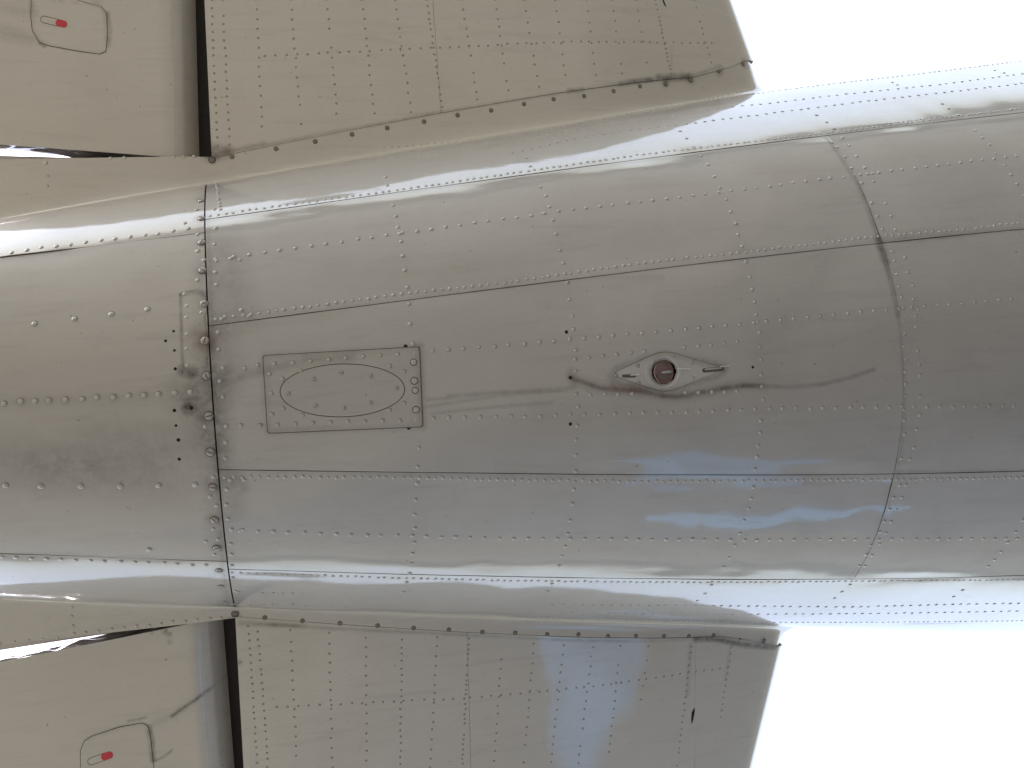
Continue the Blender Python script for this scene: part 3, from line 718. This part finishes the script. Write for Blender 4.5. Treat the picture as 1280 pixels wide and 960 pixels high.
def hits(L, only=None):
    out = []
    for q in L:
        g = hit(q[0], q[1], only)
        if g: out.append((g[0], g[1], q[2] if len(q) > 2 else 1.0))
    return out
# the ~300 rivets that show largest on the rear fuselage are objects; the rest one part
big = sorted(RIV['rear'], key=lambda a: -a[2] / np.linalg.norm(a[0]))
big, rest = big[:280], big[280:]
V, Fc, I = dome(.007, .0034, 12)
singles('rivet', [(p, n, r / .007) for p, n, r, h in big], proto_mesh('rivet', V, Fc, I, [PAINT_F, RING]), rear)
RIV['rear'] = rest
V, Fc, I = dome(.0088, .0040, 12, 1.22)
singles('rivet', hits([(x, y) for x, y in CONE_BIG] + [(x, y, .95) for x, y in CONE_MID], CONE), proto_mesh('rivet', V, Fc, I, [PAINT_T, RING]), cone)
V, Fc, I = dome(.007, .0032, 12)
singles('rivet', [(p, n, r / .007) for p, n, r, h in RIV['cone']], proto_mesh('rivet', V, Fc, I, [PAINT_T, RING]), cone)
del RIV['cone']
for t, L in RIV.items(): build_rivets(t, L)

def screw_mesh(r, h, mat, slot=True, grime=1.35, k=16):
    V, Fc, I = [], [], []
    prof = [(1.0, -.001), (1.0, .45 * h), (.90, .78 * h), (.62, h)]
    for rr, z in prof:
        for i in range(k): V.append((r * rr * math.cos(math.tau * i / k), r * rr * math.sin(math.tau * i / k), z))
    V.append((0, 0, h * 1.02))
    for j in range(3):
        for i in range(k): Fc.append([j * k + i, j * k + (i + 1) % k, (j + 1) * k + (i + 1) % k, (j + 1) * k + i]); I.append(0)
    for i in range(k): Fc.append([3 * k + i, 3 * k + (i + 1) % k, 4 * k, 4 * k]); I.append(0)
    b = len(V)
    for rr in (.96, grime):
        for i in range(k): V.append((r * rr * math.cos(math.tau * i / k), r * rr * math.sin(math.tau * i / k), .0004))
    for i in range(k): Fc.append([b + i, b + k + i, b + k + (i + 1) % k, b + (i + 1) % k]); I.append(1)
    if slot:
        b = len(V); w_, l_ = r * .13, r * .78
        for z in (.4 * h, h * 1.06):
            V += [(-l_, -w_, z), (l_, -w_, z), (l_, w_, z), (-l_, w_, z)]
        for f in ([0, 1, 5, 4], [1, 2, 6, 5], [2, 3, 7, 6], [3, 0, 4, 7], [4, 5, 6, 7]): Fc.append([b + q for q in f]); I.append(1)
    return V, Fc, I
V, Fc, I = screw_mesh(.0125, .0050, STEEL, True, 1.22)
singles('screw', hits([(251, 251, .9), (252, 273, .95), (252, 303), (253, 338), (255, 380), (256, 426, 1.05), (258, 470), (261, 520, 1.05), (263, 565, 1.05), (266, 609), (268, 650), (271, 685), (274, 713, .9), (276, 733, .85), (279, 752, .8)], CONE),
        proto_mesh('screw', V, Fc, I, [STEEL, HALO]), cone)
V, Fc, I = screw_mesh(.0078, .0022, STEEL, False, 1.3, 12)
fs = proto_mesh('screw', V, Fc, I, [SMUT, HALO])
singles('screw', hits([(345, 186), (394, 177), (440, 168), (484, 160), (530, 152), (572, 144), (614, 138), (655, 130), (692, 124), (730, 120), (767, 114), (800, 108), (832, 105, 1.2), (863, 100, 1.3), (898, 88, 1.3), (929, 80, 1.3), (300, 190), (265, 200, 1.5), (290, 196)], ('fair_upper',)), fs, fairU)
fs2 = fs.copy(); C.objects.link(fs2)
singles('screw', hits([(331, 772), (378, 776), (425, 779), (472, 782), (517, 785), (561, 787), (603, 790), (644, 791), (684, 793), (723, 793), (760, 795), (795, 795), (830, 795), (861, 795), (892, 794), (925, 800), (955, 801, 1.2), (294, 767, 1.6)], ('fair_lower',)), fs2, fairL)

# --- open holes: flat black discs painting the dark inside
def disc_mesh(r, k=12):
    V = [(r * math.cos(math.tau * i / k), r * math.sin(math.tau * i / k), .0006) for i in range(k)] + [(r * 1.15 * math.cos(math.tau * i / k), r * 1.15 * math.sin(math.tau * i / k), -.0005) for i in range(k)]
    return V, [list(range(k))] + [[k + i, k + (i + 1) % k, (i + 1) % k, i] for i in range(k)]
V, Fc = disc_mesh(.0058)
hp = mesh_obj('open_hole', V, Fc, [HOLE], None)
singles('open_hole', hits([(708, 415), (713, 472), (713, 530), (941, 459, .8), (507, 433, 1.1), (511, 534.5, 1.1)], REAR), hp, rear)
hp2 = hp.copy(); C.objects.link(hp2)
singles('open_hole', hits([(217, 414, .7), (207, 426, .75), (218, 438, .7), (219, 461, .8), (218, 513, .9), (220, 532, .7), (223, 550, .95), (224, 574, .85), (239, 510, 1.0)], CONE), hp2, cone)

# --- plates laid on a skin: outline in pixels, rings of points dropped on the surface
def dense(outline, n=90):
    P = np.array(list(outline) + [outline[0]], float); L = np.r_[0, np.cumsum(np.hypot(*np.diff(P, axis=0).T))]
    t = np.linspace(0, L[-1], n, endpoint=False); return np.stack([np.interp(t, L, P[:, 0]), np.interp(t, L, P[:, 1])], -1)
def plate(name, outline, mat, parent, only, off=.002, thick=.003, inner=None, rings=6, n=90, label=None, dome_=0.0):
    O = dense(outline, n); c = O.mean(0); Iq = dense(inner, n) if inner is not None else None
    if Iq is not None:                         # start both outlines at the same bearing
        ao = np.arctan2(*(O - c).T[::-1]); O = O[np.argsort(ao)]; ai = np.arctan2(*(Iq - c).T[::-1]); Iq = Iq[np.argsort(ai)]
    V, prev = [], None
    for j in range(rings + 1):
        f = j / rings
        R = O * (1 - f) + (Iq if Iq is not None else c) * f
        if j == rings and Iq is None: R = c[None]
        for x, y in R:
            g = hit(x, y, only)
            if g is None: g = prev
            prev = g; V.append(g[0] + g[1] * (off + dome_ * (1 - (1 - f) ** 2)))
    Fc = []
    for j in range(rings):
        for i in range(n):
            a, b = j * n + i, j * n + (i + 1) % n
            if j == rings - 1 and Iq is None: Fc.append([a, b, rings * n])
            else: Fc.append([a, b, b + n, a + n])
    def rim(start):
        base = len(V)
        for i in range(n):
            g = V[start + i]; nn = nor_at; V.append(g); 
        for i in range(n):
            V.append(V[start + i] - nor_at * thick)
        for i in range(n):
            k2 = (i + 1) % n; Fc.append([base + i, base + n + i, base + n + k2, base + k2])
    g = hit(*c, only) or prev; nor_at = g[1]
    rim(0)
    if Iq is not None: rim(rings * n)
    A = np.array(V); d, r_ = dirt_at(A)
    a, b, cc = A[0], A[1], A[n + 1]
    return mesh_obj(name, A + OFF, Fc, mat, parent, attrs={'dirt': d, 'rust': r_}, label=label)
def rrect(P, rad, k=5):
    P = np.array(P, float); out = []
    for i in range(len(P)):
        a, b, c = P[i - 1], P[i], P[(i + 1) % len(P)]; u = (a - b) / np.linalg.norm(a - b); v = (c - b) / np.linalg.norm(c - b)
        for t in np.linspace(0, 1, k): out.append(tuple((1 - t) ** 2 * (b + u * rad) + 2 * t * (1 - t) * b + t * t * (b + v * rad)))
    return out
def ellipse(cx, cy, rx, ry, ang=0, n=64):
    c, s = math.cos(ang), math.sin(ang)
    return [(cx + rx * math.cos(t) * c - ry * math.sin(t) * s, cy + rx * math.cos(t) * s + ry * math.sin(t) * c) for t in np.linspace(0, math.tau, n, endpoint=False)]
insp = plate('inspection_plate', rrect([(329, 445), (524, 434), (528, 533), (335, 541)], 3), PAINT_W, root, REAR, .0022, .004, ellipse(428, 488, 78.5, 33.5, -.025), 8, 160)
plate('gasket', ellipse(428, 488, 80, 35, -.025), HALO, insp, REAR, .0006, .001)
plate('edge_sealant', rrect([(327.8, 444.0), (525.2, 432.8), (529.4, 534.0), (334, 542.2)], 3), HALO, insp, REAR, .0007, .001, rrect([(334, 448), (519, 438), (523, 529), (339, 537)], 3), 3, 160)
plate('oval_cover', ellipse(428, 488, 77.3, 32.4, -.025), PAINT_W, insp, REAR, .0024, .003, None, 8, 120)
plate('doubler_strip', rrect([(511, 436), (523.5, 435), (527, 532), (514, 533)], 2), PAINT_W, insp, REAR, .0036, .003, None, 3, 60)
V, Fc, I = dome(.0064, .0026, 10, 1.3)
def lift(L, d): return [(p + n * d, n, s) for p, n, s in L]
singles('rivet', lift(hits([(322, 457), (343, 455), (366, 454), (388, 452), (411, 450), (432, 448), (454, 446), (475, 445), (497, 443), (518, 441, .9), (337, 468), (353, 474), (376, 464), (487, 458), (505, 465), (339, 492), (354, 511), (340, 518), (378, 519), (505, 504), (487, 513), (325, 532), (347, 531), (369, 530), (391, 529), (413, 528), (435, 527), (456, 527), (478, 526), (500, 526), (520, 525)], REAR), .0022),
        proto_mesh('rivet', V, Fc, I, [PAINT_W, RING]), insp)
V, Fc, I = screw_mesh(.0095, .0030, STEEL, False, 1.3, 14)
singles('bolt', lift(hits([(517, 453), (518, 476, 1.1), (519, 488), (520, 512, 1.05)], REAR), .0036), proto_mesh('bolt', V, Fc, I, [PAINT_W, HALO]), insp)
V, Fc, I = screw_mesh(.0068, .0012, STEEL, True, 1.1, 12)
singles('screw', lift(hits([(361, 492), (393, 474), (427, 466), (464, 470), (496, 485), (464, 503), (431, 510), (395, 507)], REAR), .0026), proto_mesh('screw', V, Fc, I, [PAINT_W, DARK]), insp)

# --- drain fitting: lens-shaped flange, ring, socket
fitp = rrect([(762, 468), (829, 438), (908, 461), (832, 491)], 15, 8)
flange = plate('drain_fitting', fitp, PAINT_LENS, root, REAR, .0030, .004, ellipse(829, 465, 20, 20), 6, 120, label='lens shaped flange fitting with a round reddish socket')
fc_ = np.array(fitp) - (832, 465)
plate('edge_sealant', [tuple(q) for q in fc_ * (1.014, 1.035) + (832, 465)], HALO, flange, REAR, .0006, .001, [tuple(q) for q in fc_ * .9 + (832, 465)], 3, 120)
plate('ring', ellipse(829, 465, 22.5, 22), PAINT_LENS, flange, REAR, .0052, .006, ellipse(829.5, 465, 11.2, 12), 4, 80)
g = hit(829 + 16, 465, REAR); n0 = g[1]; ctr = (hit(809, 465, REAR)[0] + hit(850, 465, REAR)[0]) / 2; Tf = frame(n0)
def local(pts): return np.array(pts) @ Tf.T + ctr + OFF
def cup(r, dep, k=32):
    V = [(r * math.cos(math.tau * i / k), r * math.sin(math.tau * i / k), .003) for i in range(k)] + [(r * .96 * math.cos(math.tau * i / k), r * .96 * math.sin(math.tau * i / k), -dep) for i in range(k)]
    return V, [[i, k + i, k + (i + 1) % k, (i + 1) % k] for i in range(k)] + [list(range(k, 2 * k))]
V, Fc = cup(.041, .0065); mesh_obj('socket', local(V), Fc, [PRIMER], flange, smooth=False)
# half-round stop inside the socket and its gap
def slab(pts, z0, z1): 
    n = len(pts); return [(x, y, z0) for x, y in pts] + [(x, y, z1) for x, y in pts], [[i, (i + 1) % n, n + (i + 1) % n, n + i] for i in range(n)] + [list(range(n, 2 * n)), list(range(n))[::-1]]
sd_ = -1 if (Tf[:, 1] @ np.array([0, 1, 0])) > 0 else 1    # local y that points up in the photograph
hp_ = [(.028 * math.cos(t), -sd_ * .028 * abs(math.sin(t))) for t in np.linspace(.12, math.pi - .12, 14)]
V, Fc = slab([(x, y - sd_ * .001) for x, y in hp_], -.0064, -.0035); mesh_obj('stop', local(V), Fc, [plain('brown_grey_stop', (.19, .15, .125), .6)], flange, smooth=False)
V, Fc = slab([(-.012, sd_ * -.0045), (.036, sd_ * -.0055), (.036, sd_ * .0045), (-.004, sd_ * .0035)], -.0034, .0005)
mesh_obj('tongue', local(V), Fc, [PAINT_F], flange, smooth=False)
def capsule(a, b, r, k=8):
    a, b = np.array(a, float), np.array(b, float); u = (b - a) / np.linalg.norm(b - a); an = math.atan2(u[1], u[0]); out = []
    for t in np.linspace(-math.pi / 2, math.pi / 2, k): out.append((b[0] + r * math.cos(an + t), b[1] + r * math.sin(an + t)))
    for t in np.linspace(math.pi / 2, 1.5 * math.pi, k): out.append((a[0] + r * math.cos(an + t), a[1] + r * math.sin(an + t)))
    return out
GROOVE = plain('groove_brown', (.10, .088, .072), .7)
plate('slot', capsule((779, 470), (793, 470), 2.0), GROOVE, flange, REAR, .0032, .001, None, 2, 30)
plate('slot', capsule((880, 463), (902, 461), 2.8), GROOVE, flange, REAR, .0032, .001, None, 2, 30)
plate('slot_lip', capsule((881, 461.8), (901, 459.8), 1.1), PAINT_F, flange, REAR, .0046, .002, None, 2, 24)
GLINT = plain('groove_glint_paint', (.75, .74, .70), .35, .3, .4, .1)  # pale strips that paint highlights along the fitting's grooves
plate('groove_highlight', capsule((846, 461), (862, 461), .75), GLINT, flange, REAR, .0075, .003, None, 2, 24)
plate('groove_highlight', capsule((788, 469), (799, 468), .6), GLINT, flange, REAR, .0045, .003, None, 2, 24)
plate('groove_highlight', capsule((900, 458.5), (912, 457), .5), GLINT, flange, REAR, .0045, .003, None, 2, 24)
V, Fc, I = screw_mesh(.0060, .0016, STEEL, True, 1.2, 12)
singles('screw', lift(hits([(797, 457), (798, 478), (865, 453), (867, 473), (770, 469)], REAR), .0026), proto_mesh('screw', V, Fc, I, [PAINT_F, DARK]), flange)

# --- small lap patch on the tail cone beside the joint
plate('lap_patch', [(226.5, 366.5), (247, 362), (252, 366), (256.5, 372), (262, 420), (264, 458), (246, 461), (229, 461)], PAINT_T, cone, CONE, .0016, .003, None, 6, 80)

# --- access hatches with red-ended latches on the elevators
HU = [(40, -14), (39, 20), (41, 38), (50, 53), (62, 57), (95, 63), (124, 67.5), (132, 64), (134, 45), (133, 17), (126, 9), (108, 4), (70, -8), (60, -14)]
HL = [(101, 975), (101, 938), (106, 926), (116, 920), (150, 909), (178, 904), (185, 908), (188, 922), (190, 942), (191, 952), (194, 975)]
def hatch(pts, elv, tag, lab):
    gp = np.array(pts, float); gc = gp.mean(0); dv_ = gp - gc; gp = gp + dv_ / np.linalg.norm(dv_, axis=1, keepdims=True) * 1.0
    plate('gasket', [tuple(q) for q in gp], GROOVE, elv, (tag,), .0007, .0008, None, 8, 120)
    o = plate('access_hatch', pts, PAINT_E, elv, (tag,), .0016, .0012, None, 8, 120, label=lab)
    return o
hatch(HU, elvU, 'elev_upper', 'hatch at the top left'); hatch(HL, elvL, 'elev_lower', 'hatch at the bottom left')
def latch(a, b, c, r, elv, tag):
    plate('latch_outline', capsule(a, b, r), LINE, elv, (tag,), .0020, .0004, capsule(a, b, r - .75), 1, 60)
    plate('latch', capsule(b, c, r - .3), RED, elv, (tag,), .0032, .0012, None, 3, 40)
latch((55, 24.5), (74, 29), (80, 30.5), 4.6, elvU, 'elev_upper')
latch((114, 951.5), (131, 945.5), (137, 943.5), 4.8, elvL, 'elev_lower')

# --- dark gashes in the stabilizer skins
def gash(pts, parent, only):
    plate('gash', pts, HOLE, parent, only, .0006, .0008, None, 2, 30)
gash([(827, -3), (829, -2), (833, 9), (830, 6)], stabU, SU)
gash([(868, 884), (868.5, 889), (866.5, 900), (864.5, 906), (864, 900), (864.5, 891)], stabL, SL)

# --- unseen blue sheets added to put the blue reflections into the glossy paint
def added_sheet(name, pts, lab, col, seed):
    m, n, p = new_mat('added_sheet_blue'); v = mapping(n, (1, 1, 1))
    n.links.new(mixc(n, noise(n, v, 3, 4), (*col, 1), (*[min(.9, c * 1.25) for c in col], 1)), p.inputs['Base Color']); p.inputs['Roughness'].default_value = .5
    k = 50; U, V_ = np.meshgrid(np.linspace(0, 1, k), np.linspace(0, 1, k), indexing='ij')
    A, B, Cc, D = [np.array(q, float) for q in pts]
    P = ((1 - U) * (1 - V_))[..., None] * A + (U * (1 - V_))[..., None] * B + (U * V_)[..., None] * Cc + ((1 - U) * V_)[..., None] * D
    P = P + .06 * np.stack([np.sin(9 * V_ + seed) + np.sin(17 * V_), np.sin(8 * U + seed) + .7 * np.sin(15 * U)], -1)
    Z = .04 + .05 * np.abs(wave(P[..., 0] * .4, P[..., 1] * .4, seed, 1.0)); idx = np.arange(k * k).reshape(k, k)
    q = np.stack([idx[:-1, :-1], idx[1:, :-1], idx[1:, 1:], idx[:-1, 1:]], -1).reshape(-1, 4)
    o = mesh_obj(name, np.concatenate([P, Z[..., None]], -1).reshape(-1, 3), q, m); o['label'] = lab; o['category'] = 'added_blue_sheet'; o['group'] = 'blue sheets added on the ground to be mirrored in the paint'
added_sheet('added_blue_sheet', [(2.1, 3.7), (4.5, 4.0), (4.1, 5.2), (3.3, 6.2)], 'added pale blue sheet mirrored faintly in the flat stabilizer skin at the bottom', (.045, .14, .27), 5)
added_sheet('added_blue_sheet', [(3.7, 9.2), (6.4, 7.6), (7.4, 7.9), (5.5, 13.0)], 'larger added pale blue sheet mirrored as bright streaks in the fuselage side', (.07, .17, .30), 8)
